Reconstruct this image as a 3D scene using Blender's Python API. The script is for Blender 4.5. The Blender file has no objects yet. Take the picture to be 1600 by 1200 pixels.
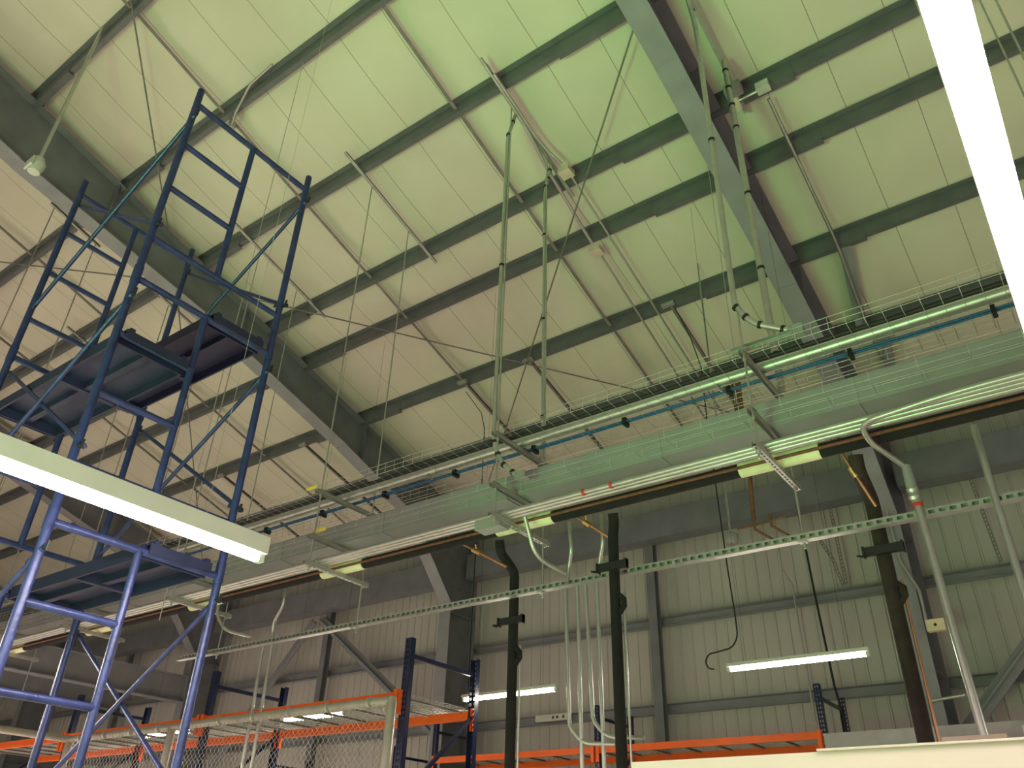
import bpy, bmesh, math, random
from mathutils import Vector, Matrix
random.seed(7)
# ------------------------------------------------------------------ camera, world, exposure
# Coordinates below are written relative to eye height; EYE lifts them so that the floor is z = 0.
EYE = 1.6
C = bpy.context.scene.collection
sc = bpy.context.scene
PITCH, ROLL, YAW, FOC = 0.554363546862471, 0.032541322422701295, -0.6469618289236511, 1251.706276208395
cy, sy_, cp, sp, cr, sr = math.cos(YAW), math.sin(YAW), math.cos(PITCH), math.sin(PITCH), math.cos(ROLL), math.sin(ROLL)
FWD = Vector((sy_*cp, cy*cp, sp)); RGT = Vector((cy, -sy_, 0)); UPV = RGT.cross(FWD)
R2 = RGT*cr + UPV*sr; U2 = -RGT*sr + UPV*cr
cam = bpy.data.cameras.new('camera'); camo = bpy.data.objects.new('camera', cam); C.objects.link(camo)
cam.sensor_width = 36; cam.sensor_fit = 'HORIZONTAL'; cam.lens = FOC/1600*36; cam.clip_start = .02; cam.clip_end = 200
mw = Matrix((R2, U2, -FWD)).transposed().to_4x4(); mw.translation = Vector((0, 0, EYE)); camo.matrix_world = mw
sc.camera = camo
w = bpy.data.worlds.new('world'); sc.world = w; w.use_nodes = True
w.node_tree.nodes['Background'].inputs[0].default_value = (1.0, .88, .76, 1)
w.node_tree.nodes['Background'].inputs[1].default_value = .30
sc.view_settings.view_transform = 'Standard'; sc.view_settings.look = 'None'
sc.view_settings.gamma = 1; sc.view_settings.exposure = -0.06; sc.view_settings.use_curve_mapping = False
LENS_W = 135.0       # emission of the LED tubes
def area(name, loc, rot, sx, sy, power, col):
    l = bpy.data.lights.new(name, 'AREA'); l.shape = 'RECTANGLE'; l.size = sx; l.size_y = sy; l.energy = power; l.color = col
    o = bpy.data.objects.new(name, l); o.location = (loc[0], loc[1], loc[2]+EYE); o.rotation_euler = rot; C.objects.link(o); return o
# unseen green light, assumed behind the camera: it stains roof, girders and pipes green
gl = area('unseen_green_light', (-2.6, -2.6, -1.3), (math.radians(142), 0, math.radians(2)), 1.6, 1.0, 160, (.20, 1, .20))
gl.data.spread = math.radians(98)
# unseen strip lights assumed over the aisles; far left ones added to brighten roof
for i, (x, y) in enumerate([(-6.5, 1.4), (-9.8, 2.5), (3.4, 1.1), (-3.2, -3.5), (.1, -3.5), (-8, -3.5), (-14, 3), (3, 7.2), (-13, 7.5), (-18.5, 5), (-20, 1)]):
    area('unseen_aisle_light', (x, y, 1.28), (math.radians(0), 0, 0), .12, 2.4, 240, (1, .84, .74))

# ------------------------------------------------------------------ pixel rays onto real planes
def ray(px, py): return R2*((px-800)/FOC) + U2*(-(py-600)/FOC) + FWD
def at_x(px, py, X): d = ray(px, py); return d*(X/d.x)
def at_y(px, py, Y): d = ray(px, py); return d*(Y/d.y)
def at_z(px, py, Z): d = ray(px, py); return d*(Z/d.z)
RH, RS = 9.2, .29          # purlin underside plane: z = RH - RS*y
def rz(y, d=0): return RH - RS*y - d
def at_roof(px, py, d=0): r = ray(px, py); return r*((RH-d)/(r.z+RS*r.y))

# ------------------------------------------------------------------ materials
def mat(name, col, rough=.6, metal=0, var=.12, scale=6, bump=0, bscale=40, emit=None, spec=.5, stretch=None):
    m = bpy.data.materials.new(name); m.use_nodes = True; nt = m.node_tree; N = nt.nodes; L = nt.links
    b = N['Principled BSDF']; b.inputs['Roughness'].default_value = rough; b.inputs['Metallic'].default_value = metal
    b.inputs['Specular IOR Level'].default_value = spec
    tc = N.new('ShaderNodeTexCoord'); src = tc.outputs['Object']
    if stretch:
        mp = N.new('ShaderNodeMapping'); mp.inputs['Scale'].default_value = stretch; L.new(src, mp.inputs[0]); src = mp.outputs[0]
    n = N.new('ShaderNodeTexNoise'); n.inputs['Scale'].default_value = scale; n.inputs['Detail'].default_value = 5; L.new(src, n.inputs['Vector'])
    r = N.new('ShaderNodeValToRGB'); r.color_ramp.elements[0].position = .3; r.color_ramp.elements[1].position = .7
    r.color_ramp.elements[0].color = tuple(max(0, c*(1-var)) for c in col)+(1,); r.color_ramp.elements[1].color = tuple(min(1, c*(1+var)) for c in col)+(1,)
    L.new(n.outputs['Fac'], r.inputs[0]); L.new(r.outputs[0], b.inputs['Base Color'])
    if bump:
        n2 = N.new('ShaderNodeTexNoise'); n2.inputs['Scale'].default_value = bscale; L.new(src, n2.inputs['Vector'])
        bp = N.new('ShaderNodeBump'); bp.inputs['Strength'].default_value = bump; bp.inputs['Distance'].default_value = .02
        L.new(n2.outputs['Fac'], bp.inputs['Height']); L.new(bp.outputs[0], b.inputs['Normal'])
    if emit: b.inputs['Emission Color'].default_value = emit[0]+(1,); b.inputs['Emission Strength'].default_value = emit[1]
    return m
M = {}
M['steel'] = mat('grey_steel_paint', (.165, .175, .19), .5, 0, .15, 3)  # darker grey; on the frame webs it carries their shade
M['rafter'] = mat('pale_lit_steel_paint', (.24, .25, .265), .5, 0, .12, 3)  # lighter grey; on the frame flanges it carries light from below
M['purlin'] = mat('purlin_paint', (.12, .13, .135), .5, 0, .15, 4)
M['strap'] = mat('strap_steel', (.19, .18, .165), .6, .2, .2, 8)
M['wall'] = mat('wall_panel', (.46, .45, .41), .55, 0, .06, 2, .1, 9, stretch=(1, 1, .15))
M['blue'] = mat('blue_scaffold_paint', (.024, .034, .125), .36, .15, .3, 14, .15, 60)
M['darkblue'] = mat('blue_plank_paint', (.014, .018, .055), .5, .1, .25, 10)
M['orange'] = mat('orange_beam_paint', (.95, .15, .015), .38, 0, .06, 5)
M['navy'] = mat('navy_upright_paint', (.012, .018, .06), .3, .1, .15, 6)
M['emt'] = mat('galvanised_tube', (.50, .51, .47), .35, .75, .1, 10)
M['galv'] = mat('galvanised_channel', (.42, .42, .39), .45, .55, .12, 15)
M['wire'] = mat('galvanised_wire', (.55, .55, .50), .4, .6, .1, 20)
M['duct'] = mat('grey_wireway_paint', (.27, .28, .27), .5, 0, .08, 3)
M['black'] = mat('black_plastic', (.010, .010, .011), .6)
M['foam'] = mat('black_foam_insulation', (.009, .008, .008), .9, 0, .3, 14, .3, 50)
M['brownpipe'] = mat('dark_brown_wrapped_pipe', (.024, .016, .012), .8, 0, .4, 10, .3, 40)
M['bluecable'] = mat('blue_cable_jacket', (.02, .11, .26), .5)
M['cream'] = mat('cream_plastic', (.72, .68, .42), .6)
M['saddle'] = mat('yellowish_insulation_jacket', (.72, .75, .46), .7)
M['pinkbox'] = mat('beige_box_plastic', (.62, .50, .42), .6)
M['copper'] = mat('copper_tube', (.55, .27, .14), .35, .8)
M['brass'] = mat('brass_fitting', (.62, .40, .16), .3, .9)
M['rust'] = mat('rust_brown_pipe', (.16, .065, .035), .7, .1, .3, 20)
M['white'] = mat('white_enamel', (.56, .57, .51), .4, 0, .04)
M['cabinet'] = mat('cream_white_laminate', (.46, .40, .35), .45, 0, .04, 1.5)
M['concrete'] = mat('concrete_floor', (.58, .55, .50), .7, 0, .12, 1.2)
M['red'] = mat('red_tape', (.55, .05, .03), .5)
M['yellow'] = mat('yellow_label', (.85, .72, .08), .6)
M['fence'] = mat('galvanised_fence_pipe', (.46, .44, .38), .45, .45, .12, 8)
M['card'] = mat('brown_cardboard', (.30, .21, .11), .8, 0, .15, 5)
M['lens'] = mat('glowing_diffuser', (.9, .9, .9), .5, emit=((1, .88, .78), LENS_W), var=0)
M['lens_far'] = mat('glowing_diffuser_row', (.9, .9, .9), .5, emit=((1, .86, .72), 70.0), var=0)
M['lightgrey'] = mat('light_grey_enamel', (.36, .35, .35), .5)
# roof facing: cream vinyl with a dark seam every 0.66 m and soft wrinkles
def roof_mat():
    m = bpy.data.materials.new('vinyl_roof_facing'); m.use_nodes = True; nt = m.node_tree; N = nt.nodes; L = nt.links
    b = N['Principled BSDF']; b.inputs['Roughness'].default_value = .5; b.inputs['Specular IOR Level'].default_value = .35
    g = N.new('ShaderNodeNewGeometry'); s = N.new('ShaderNodeSeparateXYZ'); L.new(g.outputs['Position'], s.inputs[0])
    def mth(op, a, bb=None):
        k = N.new('ShaderNodeMath'); k.operation = op
        for i, v in enumerate((a, bb)):
            if v is None: continue
            if isinstance(v, (int, float)): k.inputs[i].default_value = v
            else: L.new(v, k.inputs[i])
        return k.outputs[0]
    fr = mth('FRACT', mth('DIVIDE', mth('ADD', s.outputs[0], 66.3+.008), .663))
    seam = mth('LESS_THAN', fr, .014)
    n = N.new('ShaderNodeTexNoise'); n.inputs['Scale'].default_value = .9; n.inputs['Detail'].default_value = 6; L.new(g.outputs['Position'], n.inputs['Vector'])
    r = N.new('ShaderNodeValToRGB'); r.color_ramp.elements[0].position = .25; r.color_ramp.elements[1].position = .75
    r.color_ramp.elements[0].color = (.57, .55, .44, 1); r.color_ramp.elements[1].color = (.66, .635, .51, 1); L.new(n.outputs['Fac'], r.inputs[0])
    mx = N.new('ShaderNodeMix'); mx.data_type = 'RGBA'; L.new(seam, mx.inputs[0]); L.new(r.outputs[0], mx.inputs[6]); mx.inputs[7].default_value = (.27, .25, .19, 1)
    L.new(mx.outputs[2], b.inputs['Base Color'])
    mp = N.new('ShaderNodeMapping'); mp.inputs['Scale'].default_value = (1.6, .5, .5); L.new(g.outputs['Position'], mp.inputs[0])
    n2 = N.new('ShaderNodeTexNoise'); n2.inputs['Scale'].default_value = 1.3; n2.inputs['Detail'].default_value = 3; L.new(mp.outputs[0], n2.inputs['Vector'])
    bp = N.new('ShaderNodeBump'); bp.inputs['Strength'].default_value = .35; bp.inputs['Distance'].default_value = .12
    L.new(n2.outputs['Fac'], bp.inputs['Height']); L.new(bp.outputs[0], b.inputs['Normal'])
    return m
M['roof'] = roof_mat()

# ------------------------------------------------------------------ mesh builder
class MB:
    def __init__(s): s.v = []; s.f = []; s.sm = []; s.g = []; s.gid = 0; s.nest = 0
    def add(s, vs, fs, smooth=False):
        k = len(s.v); s.v += [tuple(v) for v in vs]; s.f += [tuple(i+k for i in f) for f in fs]; s.sm += [smooth]*len(fs); s.g += [s.gid]*len(fs)
    def box(s, x0, x1, y0, y1, z0, z1):
        s.gid += (s.nest == 0)
        v = [(x, y, z) for z in (z0, z1) for y in (y0, y1) for x in (x0, x1)]
        s.add(v, [(0, 2, 3, 1), (4, 5, 7, 6), (0, 1, 5, 4), (2, 6, 7, 3), (0, 4, 6, 2), (1, 3, 7, 5)]); return s
    def prism(s, p, q, sec, up=(0, 0, 1)):
        """sweep a polygon section (right, up) straight from p to q"""
        s.gid += (s.nest == 0); p = Vector(p); q = Vector(q); d = (q-p).normalized(); up = Vector(up)
        if abs(d.dot(up)) > .98: up = Vector((0, 1, 0))
        r = d.cross(up).normalized(); u = r.cross(d)
        n = len(sec); vs = [p+r*a+u*b for a, b in sec]+[q+r*a+u*b for a, b in sec]
        fs = [(i, (i+1) % n, n+(i+1) % n, n+i) for i in range(n)]+[tuple(range(n))[::-1], tuple(range(n, 2*n))]
        s.add(vs, fs); return s
    def bar(s, p, q, w, h, up=(0, 0, 1)):
        return s.prism(p, q, [(-w/2, -h/2), (w/2, -h/2), (w/2, h/2), (-w/2, h/2)], up)
    def tube(s, pts, r, n=10, caps=True):
        s.gid += (s.nest == 0); pts = [Vector(p) for p in pts]; rings = []; prev = None
        for i, p in enumerate(pts):
            d = ((pts[min(i+1, len(pts)-1)]-p).normalized()+(p-pts[max(i-1, 0)]).normalized()).normalized()
            if prev is None:
                a = Vector((0, 0, 1)) if abs(d.z) < .9 else Vector((1, 0, 0)); u = d.cross(a).normalized()
            else: u = (prev-d*prev.dot(d)).normalized()
            prev = u; v = d.cross(u); rr = r[i] if isinstance(r, (list, tuple)) else r
            rings.append([p+(u*math.cos(t)+v*math.sin(t))*rr for t in [2*math.pi*k/n for k in range(n)]])
        vs = [x for g in rings for x in g]; fs = []
        for i in range(len(rings)-1):
            for k in range(n): fs.append((i*n+k, i*n+(k+1) % n, (i+1)*n+(k+1) % n, (i+1)*n+k))
        s.add(vs, fs, True)
        if caps:
            s.add(rings[0], [tuple(range(n))[::-1]]); s.add(rings[-1], [tuple(range(n))])
        return s
    def perf(s, p, q, across, W, t, pitch, slot, sw, rows=1):
        """slotted plate from p to q: real openings, built of rails and the bridges between slots"""
        s.gid += 1; s.nest += 1; p = Vector(p); q = Vector(q); a = Vector(across).normalized(); d = (q-p).normalized(); Lg = (q-p).length; nrm = d.cross(a)
        gap = (W-rows*sw)/(rows+1)
        for i in range(rows+1):
            o = a*(-W/2+gap/2+i*(gap+sw)); s.bar(p+o, q+o, gap, t, nrm)
        n = max(1, int(Lg/pitch)); br = pitch-slot
        for i in range(n+1):
            c = p+d*min(Lg-br/2, i*pitch+br/2); s.bar(c-d*br/2, c+d*br/2, W-.001, t*.98, nrm)
        s.nest -= 1; return s
    def each(s, name, m, parent):
        """one object per primitive"""
        for g in sorted(set(s.g)):
            k = MB(); fs = [i for i, gg in enumerate(s.g) if gg == g]; used = sorted({v for i in fs for v in s.f[i]}); mp = {v: j for j, v in enumerate(used)}
            k.v = [s.v[v] for v in used]; k.f = [tuple(mp[v] for v in s.f[i]) for i in fs]; k.sm = [s.sm[i] for i in fs]; k.g = [0]*len(fs)
            k.build(name, m, parent)
    def build(s, name, m, parent=None, smooth=None):
        me = bpy.data.meshes.new(name)
        xs = [v[0] for v in s.v]; ys = [v[1] for v in s.v]; zs = [v[2] for v in s.v]
        o0 = Vector(((min(xs)+max(xs))/2, (min(ys)+max(ys))/2, min(zs)))
        me.from_pydata([(v[0]-o0.x, v[1]-o0.y, v[2]-o0.z) for v in s.v], [], s.f); me.materials.append(M[m] if isinstance(m, str) else m)
        for i, p in enumerate(me.polygons): p.use_smooth = s.sm[i]
        bm = bmesh.new(); bm.from_mesh(me); bmesh.ops.recalc_face_normals(bm, faces=bm.faces); bm.to_mesh(me); bm.free()
        o = bpy.data.objects.new(name, me); C.objects.link(o)
        wl = o0+Vector((0, 0, EYE)); o['_w'] = list(wl)
        if parent is not None: o.parent = parent; o.location = wl-Vector(parent['_w'])
        else: o.location = wl
        return o
def tag(o, label=None, cat=None, group=None, kind=None):
    if label: o['label'] = label
    if cat: o['category'] = cat
    if group: o['group'] = group
    if kind: o['kind'] = kind
    return o
def thing(name, loc, label, cat, group=None):
    o = bpy.data.objects.new(name, None); C.objects.link(o); o.empty_display_size = .1
    w_ = Vector(loc)+Vector((0, 0, EYE)); o.location = w_; o['_w'] = list(w_); return tag(o, label, cat, group)
def Csec(w, h, t, flip=1):     # channel lying open to one side; w across, h up
    f = flip; return [(-w/2*f, -h/2), (w/2*f, -h/2), (w/2*f, -h/2+t), (-w/2*f+t*f, -h/2+t), (-w/2*f+t*f, h/2-t), (w/2*f, h/2-t), (w/2*f, h/2), (-w/2*f, h/2)]
def Isec(w, h, tf, tw):
    return [(-w/2, -h/2), (w/2, -h/2), (w/2, -h/2+tf), (tw/2, -h/2+tf), (tw/2, h/2-tf), (w/2, h/2-tf), (w/2, h/2), (-w/2, h/2), (-w/2, h/2-tf), (-tw/2, h/2-tf), (-tw/2, -h/2+tf), (-w/2, -h/2+tf)]
def Lsec(w, h, t): return [(0, 0), (w, 0), (w, t), (t, t), (t, h), (0, h)]
def arc(p0, p1, p2, n=6):
    """smooth bend through the corner p1"""
    p0, p1, p2 = Vector(p0), Vector(p1), Vector(p2)
    return [(p0*(1-t)**2+p1*2*t*(1-t)+p2*t*t) for t in [i/n for i in range(n+1)]]
def bend(path, r=.12, n=6):
    out = [Vector(path[0])]
    for a, b, c in zip(path, path[1:], path[2:]):
        a, b, c = Vector(a), Vector(b), Vector(c); k = min(r, (a-b).length*.45, (c-b).length*.45)
        out += arc(b+(a-b).normalized()*k, b, b+(c-b).normalized()*k, n)
    return out+[Vector(path[-1])]

# ================================================================== THE BUILDING
FL = -EYE; WALLY = 11.9
FR = [5.74, -1.94, -9.62, -17.30, -24.98, -32.66]       # frame lines
tag(MB().box(-33.5, 12, -12, 12.2, FL-.1, FL).build('floor', 'concrete'), kind='structure')
# roof facing sags a little between the purlins
PY = [-2.4, -1.0, .42, 1.86, 3.30, 4.72, 6.12, 6.93, 8.33, 9.75, 11.15]
mb = MB(); ys = []
for a, b in zip([-12]+PY, PY+[11.95]):
    n = 6 if b-a < 3 else 10
    for i in range(n): ys.append((a+(b-a)*i/n, -.035*math.sin(math.pi*i/n) if b-a < 3 else 0))
ys.append((11.95, 0)); xs_ = [-33.5+.7*i for i in range(66)]
vs = []; fs = []
for j, (y, dz) in enumerate(ys):
    for i, x in enumerate(xs_):
        vs.append((x, y, rz(y)+.205+dz+.006*math.sin(x*2.1+y*1.3)))
nx = len(xs_)
for j in range(len(ys)-1):
    for i in range(nx-1): fs.append((j*nx+i, j*nx+i+1, (j+1)*nx+i+1, (j+1)*nx+i))
mb.add(vs, fs, True); tag(mb.build('ceiling', 'roof'), kind='structure')
# ribbed metal back wall
mb = MB(); prof = []
x = -33.5
while x < 12:
    prof += [(x, 0), (x+.150, 0), (x+.162, -.015), (x+.180, -.015)]; x += .192
vs = [(a, WALLY+b, FL) for a, b in prof]+[(a, WALLY+b, 6.2) for a, b in prof]; n = len(prof)
mb.add(vs, [(i, i+1, n+i+1, n+i) for i in range(n-1)]); tag(mb.build('wall_back', 'wall'), kind='structure')
mb = MB(); vs = [(-33.5, y, FL) for y in (-12, 12)]+[(-33.5, 12, rz(12)+.2), (-33.5, -12, rz(-12)+.2)]; mb.add(vs, [(0, 1, 2, 3)])
tag(mb.build('wall_left', 'wall'), kind='structure')

# rigid frames
names = ['off to the right past the bright near strip light', 'nearest one, crossing the upper right', 'second one, from upper left down behind the scaffold tower',
         'third one, low left behind the scaffold legs', 'fourth one, far left under the strip light', 'farthest one at the left end wall']
def depth(y): 
    if y < 2: return .95
    if y < 5: return .95-.25*(y-2)/3
    return .70+.06*max(0, y-8)
for k, X in enumerate(FR):
    t = thing('steel_rafter_frame', (X, 11.3, FL), 'grey rafter and column frame, '+names[k], 'steel frame', 'rigid frames of the hall')
    # web outline: underside then top
    yb = [-11, 0, 2, 5, 8, 9.75, 10.95]; low = [(y, rz(y, depth(max(y, 0)))) for y in yb[:-1]]+[(10.95, rz(10.95, 1.78))]
    mb = MB()
    for (ya, za), (yc, zc) in zip(low, low[1:]):
        mb.add([(X-.006, ya, za), (X-.006, yc, zc), (X-.006, yc, rz(yc)), (X-.006, ya, rz(ya)), (X+.006, ya, za), (X+.006, yc, zc), (X+.006, yc, rz(yc)), (X+.006, ya, rz(ya))],
               [(0, 1, 2, 3), (7, 6, 5, 4), (0, 4, 5, 1), (3, 2, 6, 7)])
    for y in (3.2, 5.6, 8.4): mb.box(X-.11, X+.11, y-.006, y+.006, rz(y, depth(y))+.01, rz(y)-.01)
    mb.build('rafter_web', 'steel', t)
    mb = MB()
    for (ya, za), (yc, zc) in zip(low, low[1:]): mb.bar((X, ya-.01, za), (X, yc+.01, zc), .26, .014)
    mb.build('rafter_bottom_flange', 'rafter', t)
    MB().bar((X, -11, rz(-11)-.008), (X, 11.7, rz(11.7)-.008), .26, .014).build('rafter_top_flange', 'steel', t)
    mb = MB(); mb.box(X-.006, X+.006, 10.95, 11.66, FL, rz(11.66)); mb.box(X-.13, X+.13, 11.655, 11.67, FL, rz(11.66)-.02)
    for z in (.2, 2.3, 4.1): mb.box(X-.12, X+.12, 10.96, 11.65, z-.006, z+.006)
    mb.build('column_web', 'steel', t)
    MB().box(X-.13, X+.13, 10.935, 10.95, FL, rz(10.95, 1.77)).build('column_flange', 'rafter', t)
    mb = MB()
    for (y, z) in ((9.75, rz(9.75, .5)), (11.2, 4.6), (11.2, 5.0)):
        for dy in (-.1, .1): mb.tube([(X-.03, y+dy, z), (X+.03, y+dy, z)], .02, 6)
    mb.each('bolt', 'steel', t)
# eave girder between the frames, and girts, wall posts
for k in range(len(FR)-1):
    xa, xb = FR[k+1]+.02, FR[k]-.02
    where = ['right of the nearest column', 'between the nearest and the second column', 'between the second and the third column', 'between the third and the fourth column', 'beyond the fourth column at the far left'][k]
    mb = MB().prism((xa+.13, 11.45, 5.02), (xb-.13, 11.45, 5.02), Csec(.30, .46, .02, -1))
    tag(mb.build('eave_girder', 'steel'), 'dark grey eave girder, '+where, 'girder', 'eave girders')
    for z, wz in ((3.56, 'upper'), (2.26, 'lower'), (.9, 'lowest')):
        mb = MB().prism((xa, 11.77, z), (xb, 11.77, z), [(-.03, -.065), (.03, -.065), (.03, -.058), (-.02, -.058), (-.02, .058), (.09, .058), (.09, .065), (-.03, .065)])
        mb.box(xa, xb, 11.70, 11.80, z-.069, z-.062)
        tag(mb.build('wall_girt', 'rafter'), wz+' grey wall girt, '+where, 'girt', 'wall girts')
    xm = -5.78 if k == 1 else (xa+xb)/2
    mb = MB().prism((xm, 11.62, FL), (xm, 11.62, 5.0), Isec(.15, .14, .012, .01), (0, 1, 0))
    tag(mb.build('wall_post', 'steel'), 'slim grey wall post midway '+where, 'post', 'mid bay wall posts')
# wall braces
for (p, q, lab) in (((-13.6, 11.5, 4.64), (-10.0, 11.5, 2.05), 'grey angle brace sloping down right from the wall post between second and third column'),
                    ((-13.85, 11.5, 4.64), (-16.9, 11.5, 1.4), 'grey angle brace sloping down left from the wall post towards the third column'),
                    ((-1.75, 11.5, 1.62), (1.2, 11.5, 4.60), 'grey angle brace rising right from the foot of the nearest column')):
    tag(MB().prism(p, q, [(-.01, -.09), (.01, -.09), (.01, .09), (-.01, .09)], (0, 1, 0)).prism(p, q, [(-.09, -.01), (.09, -.01), (.09, .01), (-.09, .01)], (0, 1, 0)).build('wall_brace', 'rafter'), lab, 'brace', 'wall braces')
# purlins: Z sections, lapped at each frame
ordn = ['behind the camera', 'overhead just behind the camera', 'nearest the camera', 'first across the top left, behind the pendant stem', 'second from the top, above the scaffold tower', 'third from the top, at the scaffold tower head',
        'fourth from the top, under the first beige box', 'fifth from the top, close below the fourth', 'sixth, just above the hung cable tray', 'seventh, behind the cable tray', 'eighth, last above the eave girder']
zs_ = [(-.065, 0), (.0, 0), (.0, .19), (.06, .19), (.06, .2), (-.008, .2), (-.008, .008), (-.065, .008)]
for i, y in enumerate(PY):
    t = thing('roof_purlin', (-10, y, rz(y)), 'grey roof purlin, '+ordn[i], 'purlin', 'roof purlins')
    for k in range(len(FR)):
        xb = FR[k]; xa = FR[k+1] if k+1 < len(FR) else -33.4
        if k == 0: MB().prism((xb, y, rz(y)), (xb+4, y, rz(y)), zs_).build('purlin_span', 'purlin', t)
        if xb-xa < 2: continue
        MB().prism((xa, y, rz(y)), (xb, y, rz(y)), zs_).build('purlin_span', 'purlin', t)
        # lap piece nested just below, sticking out past each rafter
        lp = MB().prism((xb-1.15, y-.004, rz(y)-.035), (xb+.95, y-.004, rz(y)-.035), [(-.08, 0), (.004, 0), (.004, .17), (-.004, .17), (-.004, .008), (-.08, .008)])
        lp.box(xb-.1, xb+.1, y-.02, y+.10, rz(y)-.0, rz(y)+.16); lp.build('lap_splice', 'purlin', t)
# sag straps between purlins
for X, lab in ((-4.55, 'grey sag strap line crossing the purlins in the middle of the roof'), (-7.28, 'grey sag strap line crossing the purlins just right of the second rafter'),
               (-1.25+.0, 'grey strut line under the roof just right of the nearest rafter'), (-12.2, 'grey sag strap line right of the third rafter, seen through the scaffold'), (-14.7, 'grey sag strap line near the third rafter at the far left')):
    t = thing('sag_strap_line', (X, 8, rz(8)), lab, 'sag strap', 'sag straps')
    for a, b in zip(PY, PY[1:]):
        if a < -1.5 or (X > -2 and a < 8): continue
        if X > -2: MB().prism((X, a, rz(a)-.02), (X-.25, b, rz(b)-.02), [(-.07, 0), (.07, 0), (.07, .01), (-.07, .01)]).build('strap_piece', 'rafter', t)
        else: MB().prism((X, a+.05, rz(a)+.04), (X, b-.03, rz(b)+.04), Lsec(.045, .045, .006)).build('strap_piece', 'strap', t)
def rod(p, q, lab, r=.011):
    t = MB().tube([p, q], r, 6); return tag(t.build('brace_rod', 'strap'), lab, 'brace rod', 'roof brace rods')
def rp(x, y, d=.12): return (x, y, rz(y, d))
rod(rp(-2.10, 4.75), rp(-9.5, 11.45), 'thin roof brace rod from the nearest rafter top down left to the green trunking')
rod(rp(-9.5, 5.15), rp(-2.1, 12-.3), 'thin roof brace rod from the second rafter down right behind the hanging conduits')
rod(rp(-6.9, 1.6), rp(-9.5, 4.1), 'thin roof brace rod at the top left above the second rafter')
rod(rp(-9.8, 4.4), rp(-16.9, 10.5), 'thin roof brace rod in the bay behind the scaffold tower, falling to the third rafter')
rod(rp(-15.5, 1.2), rp(-9.8, 4.85), 'thin roof brace rod behind the upper left scaffold rungs')

# beam across at the third frame (runs towards the camera)
t = MB().prism((-17.3, -11, 3.45), (-17.3, 10.93, 3.45), Isec(.26, .56, .02, .012)); tag(t.build('cross_girder', 'rafter'), 'long grey I girder at the far left running level into the third column', 'girder')
t = MB().prism((-20.5, -11, 3.55), (-20.5, 11.2, 3.55), Isec(.26, .5, .02, .012)); tag(t.build('cross_girder', 'rafter'), 'second I girder at the far left, behind the longer one', 'girder')

# ================================================================== HUNG SERVICES
HX = [-1.59, -3.87, -6.15, -8.43, -10.71, -12.99, 0.69]    # trapeze hangers, 2.28 m apart
hn = ['nearest to the right rafter', 'in the middle of the picture', 'right of the scaffold legs, third from the right', 'beside the second rafter, fourth from the right', 'fifth from the right, behind the scaffold', 'farthest, behind the scaffold at left', 'hidden by the bright near strip light at right']
YA, YB = 4.94, 5.68
for X, nm in zip(HX, hn):
    t = thing('trapeze_hanger', (X, 5.3, 2.58), 'galvanised trapeze hanger of rods and struts, '+nm, 'hanger', 'trapeze hangers')
    MB().tube([(X, YA, 2.50), (X, YA, rz(YA)-.06)], .0085, 6).build('rod', 'emt', t)
    MB().tube([(X, YB, 3.28), (X, YB, rz(YB)-.06)], .0085, 6).build('rod', 'emt', t)
    MB().tube([(X, YB-.02, 2.12), (X, YB-.02, 2.90)], .0085, 6).build('rod', 'emt', t)
    # sloped strut under the purlins
    mb = MB(); a = (X, 4.42, rz(4.42)-.012); b = (X, 6.28, rz(6.28)-.012); mb.prism(a, b, Csec(.041, .02, .003)); mb.perf((X, 4.42, rz(4.42)-.03), (X, 6.28, rz(6.28)-.03), (1, 0, 0), .041, .003, .05, .03, .014)
    mb.build('roof_strut', 'galv', t)
    for zt in (3.345, 2.855, 2.585):
        yb = YB+.06; mb = MB()
        mb.box(X-.02, X-.017, YA-.07, yb, zt-.02, zt+.02); mb.box(X+.017, X+.02, YA-.07, yb, zt-.02, zt+.02)
        if zt < 2.7: mb.perf((X, YA-.07, zt-.02), (X, yb, zt-.02), (1, 0, 0), .041, .003, .05, .028, .014)
        else: mb.box(X-.02, X+.02, YA-.07, yb, zt+.017, zt+.02)
        mb.build('strut', 'galv', t)
    mb = MB()
    for zt in (3.345, 2.855, 2.585):
        for y in ((YA, YB) if zt != 2.855 else (YA, YB)):
            mb.tube([(X, y, zt-.045), (X, y, zt-.022)], .016, 6); mb.box(X-.025, X+.025, y-.025, y+.025, zt+.02, zt+.026)
    mb.each('nut', 'galv', t)
def basket(name, y0, y1, z, x0, x1, side, lab, nl=5, pitch=.10, r=.0021):
    mb = MB()
    for i in range(nl): y = y0+(y1-y0)*i/(nl-1); mb.tube([(x0, y, z), (x1, y, z)], r, 4, False)
    for y in (y0, y1):
        for h in ((side*.5, side) if nl > 3 else (side,)): mb.tube([(x0, y, z+h), (x1, y, z+h)], r, 4, False)
    k = int((x1-x0)/pitch)
    for i in range(k+1):
        x = x0+i*pitch; mb.tube([(x, y0, z+side), (x, y0, z-.004), (x, y1, z-.004), (x, y1, z+side)], r, 4, False)
    return tag(mb.build(name, 'wire'), lab, 'cable tray')
basket('wire_basket_tray', 4.99, 5.62, 3.375, -15.5, 1.9, .10, 'upper wire basket cable tray holding the fat pipe and blue cables', 5, .12, .0026)
basket('wire_basket_tray', 4.98, 5.20, 2.885, -15.5, .9, .08, 'lower wire basket cable tray running in front of the grey trunking', 3, .30)
mb = MB().tube([(-15.5, 5.30, 3.43), (1.9, 5.30, 3.43)], .047, 16)
fatpipe = tag(mb.build('large_conduit', 'emt'), 'fat galvanised conduit lying along the upper wire basket tray', 'conduit')
mb = MB()
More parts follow.
